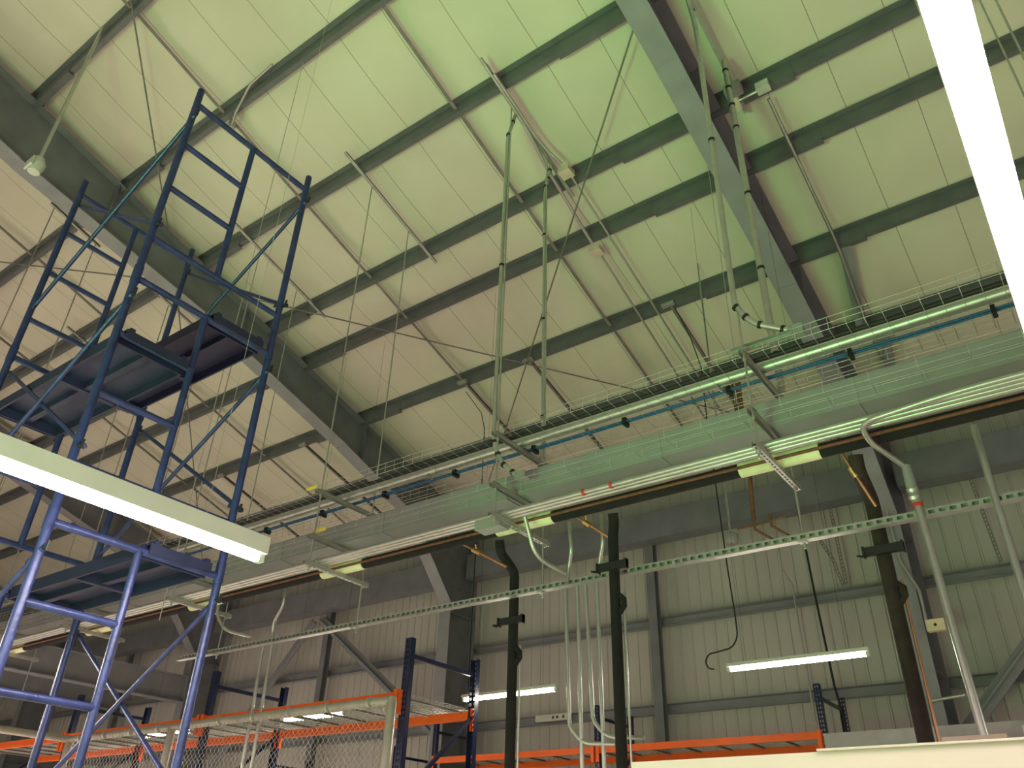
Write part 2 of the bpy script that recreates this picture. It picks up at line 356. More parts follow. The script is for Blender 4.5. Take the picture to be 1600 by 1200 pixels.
for x in [-14.1+3.05*i for i in range(6)]: mb.tube([(x-.06, 5.30, 3.43), (x+.06, 5.30, 3.43)], .054, 14); mb.box(x-.05, x-.035, 5.25, 5.35, 3.36, 3.375)
mb.each('coupling', 'emt', fatpipe)
mb = MB()
for i in range(3):
    mb.tube([(-15.5+.5*j, 5.405+.014*i+.004*math.sin(j+i), 3.396+.010*(i % 2)) for j in range(35)], .009, 6)
bc = tag(mb.build('blue_cable_bundle', 'bluecable'), 'bundle of blue data cables along the upper tray below the fat pipe', 'cable')
mb = MB()
for i in range(18): x = -15.2+.95*i; mb.box(x-.015, x+.015, 5.375, 5.46, 3.355, 3.425)
mb.each('cable_tie', 'black', bc)
mb = MB()
mb.tube([(-15.5+.5*j, 5.135+.005*math.sin(j*1.3), 3.398) for j in range(35)], .019, 8)
tag(mb.build('black_cable', 'black'), 'thick black power cable along the upper tray behind the fat pipe', 'cable')
# wireway trunking
t = thing('cable_trunking', (-7, 5.4, 2.88), 'long square grey sheet metal trunking hung across the hall, lit green on its side', 'trunking')
MB().box(-20, .9, 5.25, 5.54, 2.88, 3.085).build('trunking_body', 'duct', t)
mb = MB()
for x in [-19.2+1.52*i for i in range(14)]: mb.box(x-.02, x+.02, 5.243, 5.547, 2.873, 3.09)
mb.each('joint_band', 'duct', t)
MB().box(-20, .9, 5.24, 5.55, 3.085, 3.092).build('lid', 'duct', t)
# small junction boxes and elbows where conduits land on the trunking
def jbox(name, x, y, z, sx, sy, sz, m, lab, cat='box', group=None):
    mb = MB().box(x-sx/2, x+sx/2, y-sy/2, y+sy/2, z-sz/2, z+sz/2); o = tag(mb.build(name, m), lab, cat, group)
    mb = MB().box(x-sx/2-.004, x+sx/2+.004, y-sy/2-.004, y-sy/2, z-sz/2-.004, z+sz/2+.004)
    for a in (-1, 1):
        for b in (-1, 1): mb.tube([(x+a*sx*.4, y-sy/2-.008, z+b*sz*.4), (x+a*sx*.4, y-sy/2, z+b*sz*.4)], .005, 6)
    mb.build('cover', m, o); return o
# row of EMT conduits on the lowest struts
for i, (y, lab) in enumerate(((5.03, 'front galvanised conduit of the three running on the lowest hanger struts'), (5.085, 'middle galvanised conduit of the three on the lowest hanger struts'), (5.14, 'rear galvanised conduit of the three on the lowest hanger struts'))):
    z = 2.635
    o = tag(MB().tube([(-19, y, z), (2.2, y, z)], .0215, 12).build('conduit', 'emt'), lab, 'conduit', 'conduits on the lowest struts')
    mb = MB()
    for x in [-17.9+.4*i+3.05*k for k in range(7)]: mb.tube([(x-.05, y, z), (x+.05, y, z)], .0255, 12)
    mb.each('coupling', 'emt', o)
    mb = MB()
    for X in HX: mb.box(X-.014, X+.014, y-.026, y+.026, 2.606, 2.66)
    mb.each('strap_clamp', 'galv', o)
o = tag(MB().tube([(-18, 5.285, 2.64), (2, 5.285, 2.64)], .013, 8).build('copper_line', 'rust'), 'thin brown pipe beside the conduits on the lowest struts', 'pipe')
# insulated pipe with yellowish saddles
t = thing('insulated_pipe', (-6, 5.385, 2.6), 'long black foam insulated pipe resting on the lowest hanger struts with pale yellow saddles', 'pipe')
segs = [HX[6]]+HX[:6]; ends = [2.2]
for a, b in zip(segs, segs[1:]): MB().tube([(a-.28, 5.385, 2.665), (b+.28, 5.385, 2.665)], .052, 16).build('foam_sleeve', 'foam', t)
MB().tube([(2.2, 5.385, 2.665), (segs[0]+.28, 5.385, 2.665)], .052, 16).build('foam_sleeve', 'foam', t)
MB().tube([(segs[-1]-.28, 5.385, 2.665), (-19, 5.385, 2.665)], .052, 16).build('foam_sleeve', 'foam', t)
for a in segs: MB().tube([(a-.30, 5.385, 2.668), (a+.30, 5.385, 2.668)], .060, 16).build('saddle', 'saddle', t)
# junction box on the conduits in the middle
jbox('junction_box', -4.0, 5.08, 2.57, .26, .14, .08, 'duct', 'small grey junction box clipped under the conduits near the middle hanger', 'box', None)
for x, nm in ((-3.05, 'left'), (-2.80, 'right')):
    tag(MB().tube([(x-.012, 5.03, 2.635), (x+.012, 5.03, 2.635)], .027, 12).build('red_band', 'red'), nm+' of the two small red bands around the front conduit', 'band', 'red bands on the conduit')
# slotted bar hung below
t = thing('slotted_strut_bar', (-4, 5.62, 2.13), 'long level slotted galvanised strut bar hung beneath the pipes across the picture', 'strut bar')
mb = MB().perf((-9.15, 5.62, 2.157), (1.5, 5.62, 2.157), (0, 0, 1), .052, .003, .066, .040, .024)
mb.box(-9.15, 1.5, 5.60, 5.665, 2.126, 2.131); mb.box(-9.15, 1.5, 5.6215, 5.665, 2.181, 2.184); mb.box(-9.15, 1.5, 5.662, 5.665, 2.131, 2.181)  # top and back plates added to shut out light and darken the slots
mb.build('front_channel', 'galv', t)
mb = MB()
for X in HX[:4]: mb.box(X-.03, X+.03, 5.61, 5.67, 2.118, 2.130); mb.tube([(X, 5.66, 2.08), (X, 5.66, 2.12)], .012, 6)
mb.build('clamp', 'galv', t)
# vertical insulated pipes down to the floor
def vpipe(x, y, top, mat_, lab, clampz, r=.043, hook=True):
    t = thing('insulated_drop_pipe', (x, y, FL), lab, 'pipe', 'insulated drop pipes')
    MB().tube(bend([(x+.02, 5.45, 2.60), (x+.01, 5.48, top), (x, y, top-.12), (x, y, FL)], .06), r, 14).build('drop', mat_, t)
    mb = MB(); mb.bar((x-.12, y-.06, clampz), (x+.15, y-.06, clampz), .035, .06); mb.bar((x-.12, y-.06, clampz), (x-.105, y-.06, clampz), .05, .075); mb.bar((x+.135, y-.06, clampz), (x+.15, y-.06, clampz), .05, .075); mb.box(x-.12, x+.15, y-.075, y-.07, clampz-.03, clampz-.018); mb.tube([(x-.13, y-.05, clampz-.02), (x-.15, y-.10, clampz-.03), (x-.10, y-.11, clampz-.05)], .008, 6)
    mb.build('pipe_clamp', 'black', t)
    if hook: MB().tube([(x+.03, y, clampz-.22), (x+.075, y, clampz-.26), (x+.075, y, clampz-.31), (x+.03, y, clampz-.36)], .024, 8).build('insulation_bulge', mat_, t)
    MB().tube([(x+r+.02, y+.02, clampz-.2), (x+r+.02, y+.02, FL)], .010, 6).build('side_tube', 'copper' if x > -2 else 'emt', t)
vpipe(-4.22, 5.72, 2.50, 'foam', 'dark insulated drop pipe at left, passing in front of the far strip light', 1.93)
vpipe(-3.05, 5.47, 2.52, 'foam', 'dark insulated drop pipe in the middle, clamped to the slotted bar', 2.14)
vpipe(-1.10, 5.76, 2.50, 'brownpipe', 'dark brown insulated drop pipe at right, leaning look beside the nearest column', 1.99, .050)
# small sensor tubes with brass valves
for (a, b, lab) in (((-4.75, 5.38, 2.72), (-4.15, 5.50, 2.36), 'left'), ((-3.45, 5.38, 2.70), (-3.10, 5.5, 2.42), 'middle'), ((-1.20, 5.4, 2.74), (-1.04, 5.55, 2.24), 'right')):
    a, b = Vector(a), Vector(b); m_ = (a+b)/2; t = thing('valve_tube', tuple(b), lab+' small copper tube with brass valve joining the insulated pipe to its drop', 'valve', 'small valve tubes')
    MB().tube([a+Vector((0, 0, .1)), a, b], .011, 8).build('tube', 'copper', t)
    MB().tube([m_-(b-a)*.07, m_+(b-a)*.07], .024, 8).tube([m_, m_+Vector((0, -.02, .06))], .010, 6).build('valve', 'brass', t)
# four thin conduits dropping from the bar
for i, (x0, x1, zb, cv, lab) in enumerate(((-3.60, -3.57, 1.02, .30, 'leftmost thin conduit below the slotted bar, curving right at its foot'), (-3.48, -3.43, FL, 0, 'second thin conduit from the left below the slotted bar'),
                              (-3.40, -3.36, 1.05, .33, 'third thin conduit from the left below the bar, curving right at its foot'), (-3.29, -3.24, FL, 0, 'rightmost of the four thin conduits below the bar'))):
    p = [(x0, 5.60, 2.10), (x1, 5.60, zb+.1)]
    p += [(x1, 5.60, zb), (x1+.12, 5.60, zb-.13), (x1+cv+.1, 5.60, zb-.15)] if cv else [(x1+.01, 5.60, zb)]
    tag(MB().tube(bend(p, .1) if cv else p, .0165, 10).build('thin_conduit', 'emt'), lab, 'conduit', 'thin conduits below the bar')
for i, (x, lab) in enumerate(((-7.52, 'left of the two thin conduits dropping to the fence'), (-7.37, 'right of the two thin conduits dropping to the fence'))):
    tag(MB().tube([(x, 5.60, 2.10), (x+.07, 5.60, FL)], .018, 10).build('thin_conduit', 'emt'), lab, 'conduit', 'thin conduits to the fence')
def pipe(path, r, lab, m='emt', name='bent_conduit', rb=.2, n=10, group='bent conduits'):
    return tag(MB().tube(bend(path, rb, 8), r, n).build(name, m), lab, 'conduit', group)
pipe([(-3.72, 5.16, 2.63), (-3.70, 5.30, 2.30), (-3.58, 5.58, 2.22)], .019, 'bent conduit from the middle hanger swooping right down to the slotted bar', rb=.14)
pipe([(-3.52, 5.55, 2.66), (-3.50, 5.55, 2.40), (-3.57, 5.62, 2.30), (-3.58, 5.60, 2.15)], .017, 'short kinked conduit left of the middle drop pipe', rb=.08)
pipe([(-3.20, 5.55, 2.66), (-3.19, 5.55, 2.40), (-3.27, 5.62, 2.28), (-3.28, 5.60, 2.15)], .017, 'short kinked conduit close to the middle drop pipe', rb=.08)
pipe([at_y(345, 925, 5.5), at_y(338, 962, 5.52), at_y(352, 985, 5.55), at_y(392, 995, 5.62)], .018, 'bent conduit curving to the left end of the slotted bar', rb=.15)
pipe([at_y(446, 918, 5.5), at_y(443, 945, 5.5), at_y(428, 972, 5.6), at_y(426, 987, 5.63), at_y(426, 996, 5.63)], .017, 'short kinked conduit above the left part of the slotted bar', rb=.08)
# big elbow at the right with its fitting and thick drop
pipe([(1.5, 4.95, 2.62), (-.35, 4.95, 2.62), (-.92, 5.0, 2.60), (-.93, 5.22, 2.56), (-.81, 5.58, 2.50)], .019, 'thick conduit elbow bending down at the right under the conduits', rb=.3, n=12)
t = thing('thick_drop_conduit', (-.76, 5.6, FL), 'thick galvanised conduit dropping to the cabinet at right, with red tape', 'conduit')
MB().tube([(-.79, 5.6, 2.22), (-.755, 5.6, .76)], .026, 14).build('tube', 'emt', t)
MB().tube([(-.80, 5.58, 2.50), (-.80, 5.60, 2.36), (-.79, 5.6, 2.22)], [.028, .036, .032], 14).build('fitting', 'duct', t)
MB().tube([(-.80, 5.59, 2.335), (-.80, 5.6, 2.315)], .039, 14).tube([(-.80, 5.59, 2.28), (-.80, 5.6, 2.26)], .038, 14).build('locknut', 'emt', t)
MB().tube([(-.79, 5.6, 2.225), (-.79, 5.6, 2.20)], .034, 14).build('red_tape', 'red', t)
pipe([(-.335, 5.6, 2.68), (-.34, 5.6, 2.3), (-.35, 5.6, .80)], .023, 'pale conduit dropping at the far right edge past the slotted bar', name='thick_drop_conduit', rb=.05, n=12)
# hanging conduits at the middle hanger: thick tube strapped beside the rods, up to the roof
def ties(path, r, n):
    mb = MB(); L = len(path)-1
    for i in range(n):
        u = (i+.6)/n*L; k = min(L-1, int(u)); f_ = u-k; a, b = Vector(path[k]), Vector(path[k+1]); p = a.lerp(b, f_); d = (b-a).normalized(); mb.tube([p-d*.012, p+d*.012], r+.006, 10)
    return mb
def riser(path, r, lab, n, name='conduit_riser'):
    o = tag(MB().tube(bend(path, .25, 8), r, 10).build(name, 'emt'), lab, 'conduit', 'risers strapped to hanger rods'); ties(path, r, n).each('cable_tie', 'black', o); return o
riser([rp(-3.87, 5.02, .10), (-3.90, 4.93, 7.2), (-3.91, 4.93, 3.30), tuple(at_y(782, 722, 4.97)), tuple(at_y(806, 742, 5.02))], .021, 'front conduit riser at the middle hanger, from roof to trunking, black ties', 7)
riser([rp(-3.86, 5.75, .10), (-3.90, 5.69, 7.0), (-3.90, 5.69, 3.42)], .021, 'rear conduit riser at the middle hanger, black ties', 6)
riser([(-1.52, 4.2, 7.9), (-1.55, 4.85, 7.3), (-1.60, 4.93, 3.80), tuple(at_y(1175, 505, 4.97)), tuple(at_y(1238, 517, 5.02))], .024, 'front conduit riser at the right hanger, sweeping right at its foot', 7)
riser([rp(-1.55, 5.6, .10), (-1.56, 5.67, 6.6), (-1.56, 5.68, 3.4)], .026, 'rear conduit riser at the right hanger, black ties', 7)
q = at_y(816, 744, 5.06)
jbox('junction_box', q.x, q.y, q.z, .11, .09, .05, 'duct', 'small green-lit junction box at the foot of the middle riser on the lower tray', 'box')
q = at_y(1247, 517, 5.05)
jbox('junction_box', q.x, q.y, q.z, .08, .08, .07, 'duct', 'small junction box at the foot of the right riser over the fat pipe', 'box')
def unistrut_bracket(x, y, z, lab):
    tag(MB().prism((x-.05, y, z), (x+.42, y, z), Csec(.041, .041, .004)).build('bracket_arm', 'galv'), lab, 'bracket', 'bracket arms')
unistrut_bracket(-1.66, 5.0, 3.45, 'short strut arm beside the right riser above the fat pipe')
# conduits along the roof from the middle hanger
def roofline(pts, r, lab, d=.08, m='emt'):
    return tag(MB().tube(bend([rp(x, y, d) for x, y in pts], .3, 6), r, 8).build('roof_conduit', m), lab, 'conduit', 'conduits under the roof')
roofline([(-3.84, 4.3), (-3.84, 5.15), (-3.92, 5.75), (-3.98, 6.9)], .022, 'grey conduit strapped under the mid roof strut, leading to the second beige box', .10)
roofline([(-3.80, 4.5), (-3.80, 5.45), (-3.72, 5.78)], .020, 'grey conduit under the roof leading into the first beige box', .12)
roofline([(-3.72, 6.0), (-3.78, 9.4), (-3.8, 10.6)], .016, 'thin conduit running down the roof from the first beige box', .07)
roofline([(-3.98, 7.1), (-4.05, 9.4), (-4.08, 10.6)], .016, 'thin conduit running down the roof from the second beige box', .07)
roofline([(-1.31, 6.2), (-1.31, 8.2), (-1.40, 9.4), (-1.42, 10.2)], .019, 'thin conduit running down the roof right of the nearest rafter', .09)
for x, y, lab in ((-3.72, 5.88, 'first beige junction box under the roof, on the fourth purlin'), (-3.97, 7.0, 'second beige junction box under the roof, on the fifth purlin')):
    o = tag(MB().box(x-.075, x+.075, y-.075, y+.075, rz(y, .17), rz(y, .10)).build('roof_junction_box', 'pinkbox'), lab, 'box', 'beige roof boxes')
    mb = MB().box(x-.078, x+.078, y-.078, y+.078, rz(y, .178), rz(y, .170)); mb.tube([(x+.03, y+.07, rz(y, .13)), (x+.03, y+.11, rz(y, .13))], .022, 8); mb.build('cover', 'pinkbox', o)
# metal clad cable and fittings by the right rafter
o = tag(MB().tube([rp(-1.62, 6.0, .10), rp(-1.63, 6.14, .13)], .05, 12).build('strobe_housing', 'pinkbox'), 'pale cylindrical fitting on the flank of the nearest rafter', 'fitting')
MB().box(-1.68, -1.50, 5.86, 5.98, rz(5.9, .18), rz(5.9, .06)).build('mounting_plate', 'galv', o)
o = tag(MB().box(-1.38, -1.24, 6.0, 6.1, rz(6, .16), rz(6, .06)).build('roof_elbow_box', 'white'), 'small white conduit elbow body under the roof right of the nearest rafter', 'box')
MB().tube([rp(-1.60, 6.05, .12), rp(-1.36, 6.05, .12)], .02, 8).build('stub', 'emt', o)
tag(MB().tube([rp(-7.25, 3.42, .05), rp(-7.0, 3.30, .10), rp(-6.6, 3.18, .03), rp(-6.2, 3.18, -.05)], .016, 8).build('loose_white_cable', 'emt'), 'loose pale cable looping along the second purlin above the scaffold top', 'cable')
tag(MB().tube([(-7.25, 3.42, rz(3.42, .09)), (-7.25, 3.42, rz(3.42, -.02))], .05, 10).build('cable_clamp_box', 'galv'), 'small round fitting where the loose pale cable meets the second purlin', 'fitting')
# second row of struts farther down the roof, two with cords let down from them
for X, nm, cord in ((-3.56, 'nearest to the right', True), (-7.20, 'right of the second rafter', True), (-11.06, 'left of the second rafter', False), (-13.5, 'farthest left, behind the scaffold', False), (-5.95, 'between the two cords', False)):
    ya, yb = (8.25, 10.9) if cord else (8.3, 10.6)
    o = tag(MB().prism((X, ya, rz(ya)-.022), (X, yb, rz(yb)-.022), Csec(.041, .041, .003)).perf((X, ya, rz(ya)-.044), (X, yb, rz(yb)-.044), (1, 0, 0), .041, .002, .05, .03, .014).build('lower_roof_strut', 'strap'),
            'slotted strut under the lower roof, '+nm, 'strut', 'lower roof struts')
    MB().box(X-.12, X+.06, ya-.03, ya+.03, rz(ya)-.05, rz(ya)-.005).build('beam_clamp', 'galv', o)
pc = [at_roof(1055, 482, .10), at_roof(1078, 525, .12), at_y(1096, 575, 7.25), at_y(1105, 660, 7.2)]
pc2 = [at_roof(728, 612, .10), at_roof(752, 645, .12), at_y(757, 670, 7.25)]
o = tag(MB().tube(bend(pc2+[tuple(at_y(753, 755, 7.2)), (pc2[2].x, 7.2, 3.3), (pc2[2].x, 7.2, 1.78)], .1, 5), .0065, 6).build('hanging_cord', 'black'), 'black cord let down from the lower roof strut right of the second rafter', 'cord')
# thin suspension wires down to things
def wirething(p, q, lab, r=.004, m='wire'): return tag(MB().tube([p, q], r, 5).build('suspension_wire', m), lab, 'wire', 'suspension wires')
wa = rp(-5.79, 3.33, .02); q = at_y(340, 640, 3.33)
wirething(wa, (wa[0], wa[1], 1.6), 'thin suspension wire falling from the second purlin past the right scaffold post')
for X in (-13.0, -14.6): 
    wirething((X, 4.94, 3.4), (X, 4.94, rz(4.94)), 'far suspension wire behind the scaffold at x %s' % ('near' if X > -14 else 'farther left'))
o = tag(MB().prism((-10.82, 2.85, rz(2.85)-.03), (-10.82, 3.70, rz(3.70)-.03), Csec(.041, .041, .004)).build('short_roof_strut', 'galv'), 'short strut with two long rods under the roof left of the second rafter', 'strut')
for y in (2.92, 3.63): MB().tube([(-10.82, y, rz(y)-.03), (-10.82, y, 2.2)], .009, 6).build('hanging_rod', 'emt', o)
# pendant stem and its fitting at top left
t = thing('pendant_fitting', (-7.77, 1.78, 6.2), 'pale pendant fitting on a long stem hanging in front of the second rafter, top left', 'pendant')
MB().tube([(-7.77, 1.78, rz(1.78)), (-7.77, 1.78, 6.36)], .021, 10).build('stem', 'emt', t)
MB().tube([(-7.77, 1.78, 6.42), (-7.77, 1.78, 6.34), (-7.77, 1.78, 6.30), (-7.77, 1.78, 6.22)], [.05, .085, .085, .06], 14).box(-7.85, -7.69, 1.70, 1.72, 6.25, 6.36).build('head', 'white', t)
# detector disc in the middle right
t = thing('detector', (-3.01, 8, 3.15), 'small grey round detector hanging on a stem before the wall, right of middle', 'detector')
MB().tube([(-3.01, 8, 3.28), (-3.01, 8, rz(8)+.19)], .012, 8).build('stem', 'emt', t)
MB().tube([(-3.01, 8, 3.27), (-3.01, 8, 3.24), (-3.01, 8, 3.17), (-3.01, 8, 3.14)], [.04, .08, .08, .055], 16).build('disc', 'duct', t)
# rust brown pipes, valve manifold
o = tag(MB().tube(bend([(-2.08, 6.2, 4.1), (-2.10, 6.2, 3.0), (-2.12, 6.2, 2.60)], .12), .019, 10).build('gas_pipe', 'rust'), 'rusty brown pipe coming down behind the trunking and turning right at the manifold', 'pipe')
for dx in (-.10, -.06): MB().tube([(-2.05+dx, 6.22, 3.1), (-2.05+dx, 6.22, 4.0)], .014, 8).build('side_pipe', 'rust', o)
MB().tube([(-2.08, 6.2, 4.0), (-2.08, 6.2, rz(6.2)-.0)], .0035, 6).build('hanger_rod', 'emt', o)
o = tag(MB().tube(bend([(-2.27, 6.2, 2.55), (-2.0, 6.2, 2.56), (-1.85, 6.2, 2.58)], .02), .010, 8).build('valve_manifold', 'rust'), 'little brown manifold with two stubs below the rusty pipe', 'manifold')
for x in (-2.12, -1.98): MB().tube([(x, 6.2, 2.62), (x, 6.2, 2.52), (x+.20, 6.26, 2.36)], [.014, .014, .007], 8).build('stub', 'rust', o)

# ================================================================== WALL ITEMS
def chain(pts, lab):
    pts = [Vector(p) for p in pts]; mb = MB()
    for a, b in zip(pts, pts[1:]): mb.perf(a, b, (1, 0, 0), .05, .004, .055, .034, .018)
    return tag(mb.build('slotted_angle', 'strap'), lab, 'bracket', 'slotted angles on the wall')
chain([(-2.78, 11.5, 4.92), (-2.76, 11.5, 3.62)], 'straight dark slotted angle on the wall left of the nearest column')
chain([(-3.0, 11.5, 4.30), (-2.88, 11.5, 4.02), (-2.80, 11.5, 3.60)], 'curved dark slotted strip bending beside the straight one on the wall')
chain([(-.92, 11.5, 4.92), (-.85, 11.5, 3.60)], 'dark slotted angle on the wall right of the nearest column')
tag(MB().tube([(-3.23, 11.45, 5.0), (-3.20, 11.46, 3.6), (-3.15, 11.46, 2.3), (-3.10, 11.46, 1.9), (-3.14, 11.46, 1.2)], .016, 8).build('wall_cable', 'black'), 'black cable running down the wall behind the right strip light', 'cable')
o = tag(MB().tube([(-3.62, 11.5, 4.95), (-3.62, 11.5, 4.0), (-3.52, 11.55, 3.75), (-3.50, 11.55, 1.9)], .014, 8).build('wall_conduit', 'emt'), 'thin grey conduit down the wall right of the wall post', 'conduit')
o = jbox('column_box', -1.66, 10.80, 2.74, .20, .09, .13, 'cream', 'cream square box with a dark dot on the nearest column', 'box')
MB().tube([(-1.66, 10.745, 2.74), (-1.66, 10.755, 2.74)], .018, 10).build('button', 'black', o)
tag(MB().tube([(-1.93, 10.88, 4.4), (-1.90, 10.88, 3.6), (-1.76, 10.86, 3.2), (-1.76, 10.84, 2.81)], .02, 8).build('column_conduit', 'emt'), 'pale conduit down the nearest column into the cream box', 'conduit')
o = tag(MB().box(-8.07, -7.45, 11.62, 11.68, 2.22, 2.32).build('power_strip', 'white'), 'short white power strip fixed on the lower wall girt right of the second column', 'power strip')
mb = MB()
for x in (-7.72, -7.64, -7.52): mb.box(x-.015, x+.015, 11.612, 11.62, 2.25, 2.29)
mb.each('socket', 'black', o)
tag(MB().tube([(-1.95, 10.9, 1.92), (-1.55, 10.86, 1.95)], .02, 8).build('tie_rod', 'emt'), 'short shiny threaded rod across the nearest column', 'rod')

# ================================================================== STRIP LIGHTS
def strip(x0, x1, y0, y1, z, lab, lens='lens', size=.085, lf=.62, group='near strip lights', drop=None, h=.085):
    t = thing('strip_light', ((x0+x1)/2, (y0+y1)/2, z), lab, 'light', group); alongx = (x1-x0) > (y1-y0); w2 = size/2; cx = (x0+x1)/2; cy2 = (y0+y1)/2
    def B(a, b, c, d, zz0, zz1): return MB().box(a, b, c, d, zz0, zz1)
    if alongx:
        B(x0, x1, cy2-w2, cy2+w2, z+.03, z+.03+h).build('housing', 'white', t); B(x0+.03, x1-.03, cy2-w2*lf, cy2+w2*lf, z-.004, z+.03).build('diffuser', lens, t)
        for x in (x0, x1-.03): B(x, x+.03, cy2-w2*lf, cy2+w2*lf, z-.008, z+.03).build('end_cap', 'white', t)
        MB().tube([(x0+.18, cy2, z+.03+h), (x0+.18, cy2, rz(cy2)+.17)], .0014, 5).tube([(x1-.18, cy2, z+.03+h), (x1-.18, cy2, rz(cy2)+.17)], .0014, 5).build('hanging_wire', 'black', t)
    else:
        B(cx-w2, cx+w2, y0, y1, z+.03, z+.03+h).build('housing', 'white', t); B(cx-w2*lf, cx+w2*lf, y0+.03, y1-.03, z-.004, z+.03).build('diffuser', lens, t)
        for y in (y0, y1-.03): B(cx-w2*lf, cx+w2*lf, y, y+.03, z-.008, z+.03).build('end_cap', 'white', t)
        mb = MB()
        for y in (y0+.3, y1-.35): mb.tube([(cx, y, z+.03+h), (cx, y, rz(y))], .0013, 5)
        mb.each('hanging_wire', 'wire', t)
    return t
strip(-3.28, -3.20, -.13, 2.31, 1.285, 'long white strip light glowing in front of the scaffold legs at left', size=.08, h=.085, lf=.5)
strip(.05, .125, -.1, 2.36, 1.29, 'overexposed strip light cutting across the upper right corner', size=.075, h=.05, lf=.85)
for x0, lab in ((-2.89, 'small far strip light at right, hanging level before the ribbed wall'), (-5.97, 'small far strip light behind the left drop pipe'), (-9.07, 'small far strip light glimpsed under the rack deck right of the scaffold post'), (-12.17, 'farthest small strip light low behind the scaffold')):
    lp_ = strip(x0, x0+1.24, 7.16, 7.24, 1.66, lab, 'lens_far', .07, group='small far strip lights', h=.03)
    far_lamp = lp_ if x0 == -2.89 else far_lamp
mb = MB().tube(bend([(-3.02, 7.2, 1.69), (-3.07, 7.2, 1.70), (-3.10, 7.2, 1.76), (-3.06, 7.2, 1.83), (-2.95, 7.2, 1.84), (-2.82, 7.2, 1.86), (-2.76, 7.2, 1.95), (-2.76, 7.2, 2.15), (-2.78, 7.2, 2.6), (-2.80, 7.2, 3.4)]+[tuple(v) for v in pc[::-1]], .05, 4), .007, 6)
mb.build('power_cord', 'black', far_lamp)

# ================================================================== SCAFFOLD TOWER
t = thing('scaffold_tower', (-4.75, 2.1, FL), 'tall blue painted tube scaffold tower standing at left with ladder frames and cross braces', 'scaffold')
AY, MY, BY = 1.61, 2.09, 2.59; PR = .023
for X in (-4.0, -5.5):
    for k, top in enumerate((4.46, 2.94, 1.42, -.10)):
        mb = MB(); bot = top-1.50
        for y in (AY, BY): mb.tube([(X, y, bot), (X, y, top+(.14 if k == 0 else .02))], PR, 12)
        mb.tube([(X, MY, top-1.20), (X, MY, top)], PR*.9, 12)
        mb.tube([(X, AY, top), (X, BY, top)], PR*.9, 10); mb.tube([(X, AY, top-1.20), (X, BY, top-1.20)], PR*.85, 10)
        for d in (.39, .78): mb.tube([(X, AY, top-d), (X, MY, top-d)], PR*.85, 10)
        fr = mb.build('end_frame', 'blue', t)
        pn = MB()
        for y in (AY, BY): pn.tube([(X, y, bot-.06), (X, y, bot+.06)], PR+.004, 12)
        pn.each('coupling_sleeve', 'blue', fr)
        lk = MB()
        for y in (AY, BY):
            for z in (top-.14, top-1.12): lk = MB(); lk.tube([(X, y, z), (X+.06, y, z)], .008, 6); lk.bar((X+.06, y, z-.02), (X+.065, y, z+.03), .016, .008); lk.build('brace_lock', 'black', fr)
for y in (AY, BY):
    for k, top in enumerate((4.46, 2.94, 1.42, -.10)):
        o = MB().tube([(-4.0+.03, y, top-.14), (-5.5+.03, y, top-1.12)], .014, 8).bar((-4.0+.035, y, top-.13), (-4.1, y, top-.2), .03, .006, (0, 1, 0)).build('cross_brace', 'blue', t)
        o = MB().tube([(-5.5+.05, y+.02, top-.14), (-4.0+.05, y+.02, top-1.12)], .014, 8).bar((-4.0+.055, y+.02, top-1.12), (-4.1, y+.02, top-1.05), .03, .006, (0, 1, 0)).build('cross_brace', 'blue', t)
mb = MB()
for X in (-4.0, -5.5):
    for y in (AY, BY): mb.tube([(X, y, FL), (X, y, FL+.03)], .06, 12)
mb.each('base_plate', 'blue', t)
def plank(y0, y1, z, lab, X0=-5.5, X1=-4.0):
    p = thing('scaffold_plank', ((X0+X1)/2, (y0+y1)/2, z), lab, 'plank', 'scaffold planks')
    MB().box(X0+.03, X1-.03, y0, y1, z+.028, z+.036).build('deck_sheet', 'darkblue', p)
    mb = MB()
    for y in (y0, y1-.012): mb.box(X0+.03, X1-.03, y, y+.012, z-.04, z+.028)
    mb.box(X0+.03, X1-.03, (y0+y1)/2-.02, (y0+y1)/2+.02, z-.02, z+.028); mb.box((X0+X1)/2-.02, (X0+X1)/2+.02, y0+.012, y1-.012, z-.03, z+.028)
    mb.build('side_rail', 'darkblue', p)
    for X, s in ((X0, 1), (X1, -1)):
        mb = MB().box(X-.03, X+.03, y0+.01, y1-.01, z+.022, z+.030); mb.box(X-.03*s-.006, X-.03*s+.006, y0+.01, y1-.01, z-.03, z+.026); mb.box(X+.03*s-.004, X+.03*s+.004, y0, y1, z-.045, z+.022)
        for y in (y0+.04, y1-.04): mb.box(X-.035, X+.035, y-.015, y+.015, z+.022, z+.045)
        mb.build('end_hook', 'darkblue', p)
plank(2.12, 2.52, 2.96, 'upper blue scaffold plank hooked on the right part of the frames')
plank(1.64, 2.06, 2.55, 'lower neighbour blue plank hooked at the ladder side of the frames')
plank(2.12, 2.52, 1.44, 'low blue scaffold plank just below the glowing strip light')
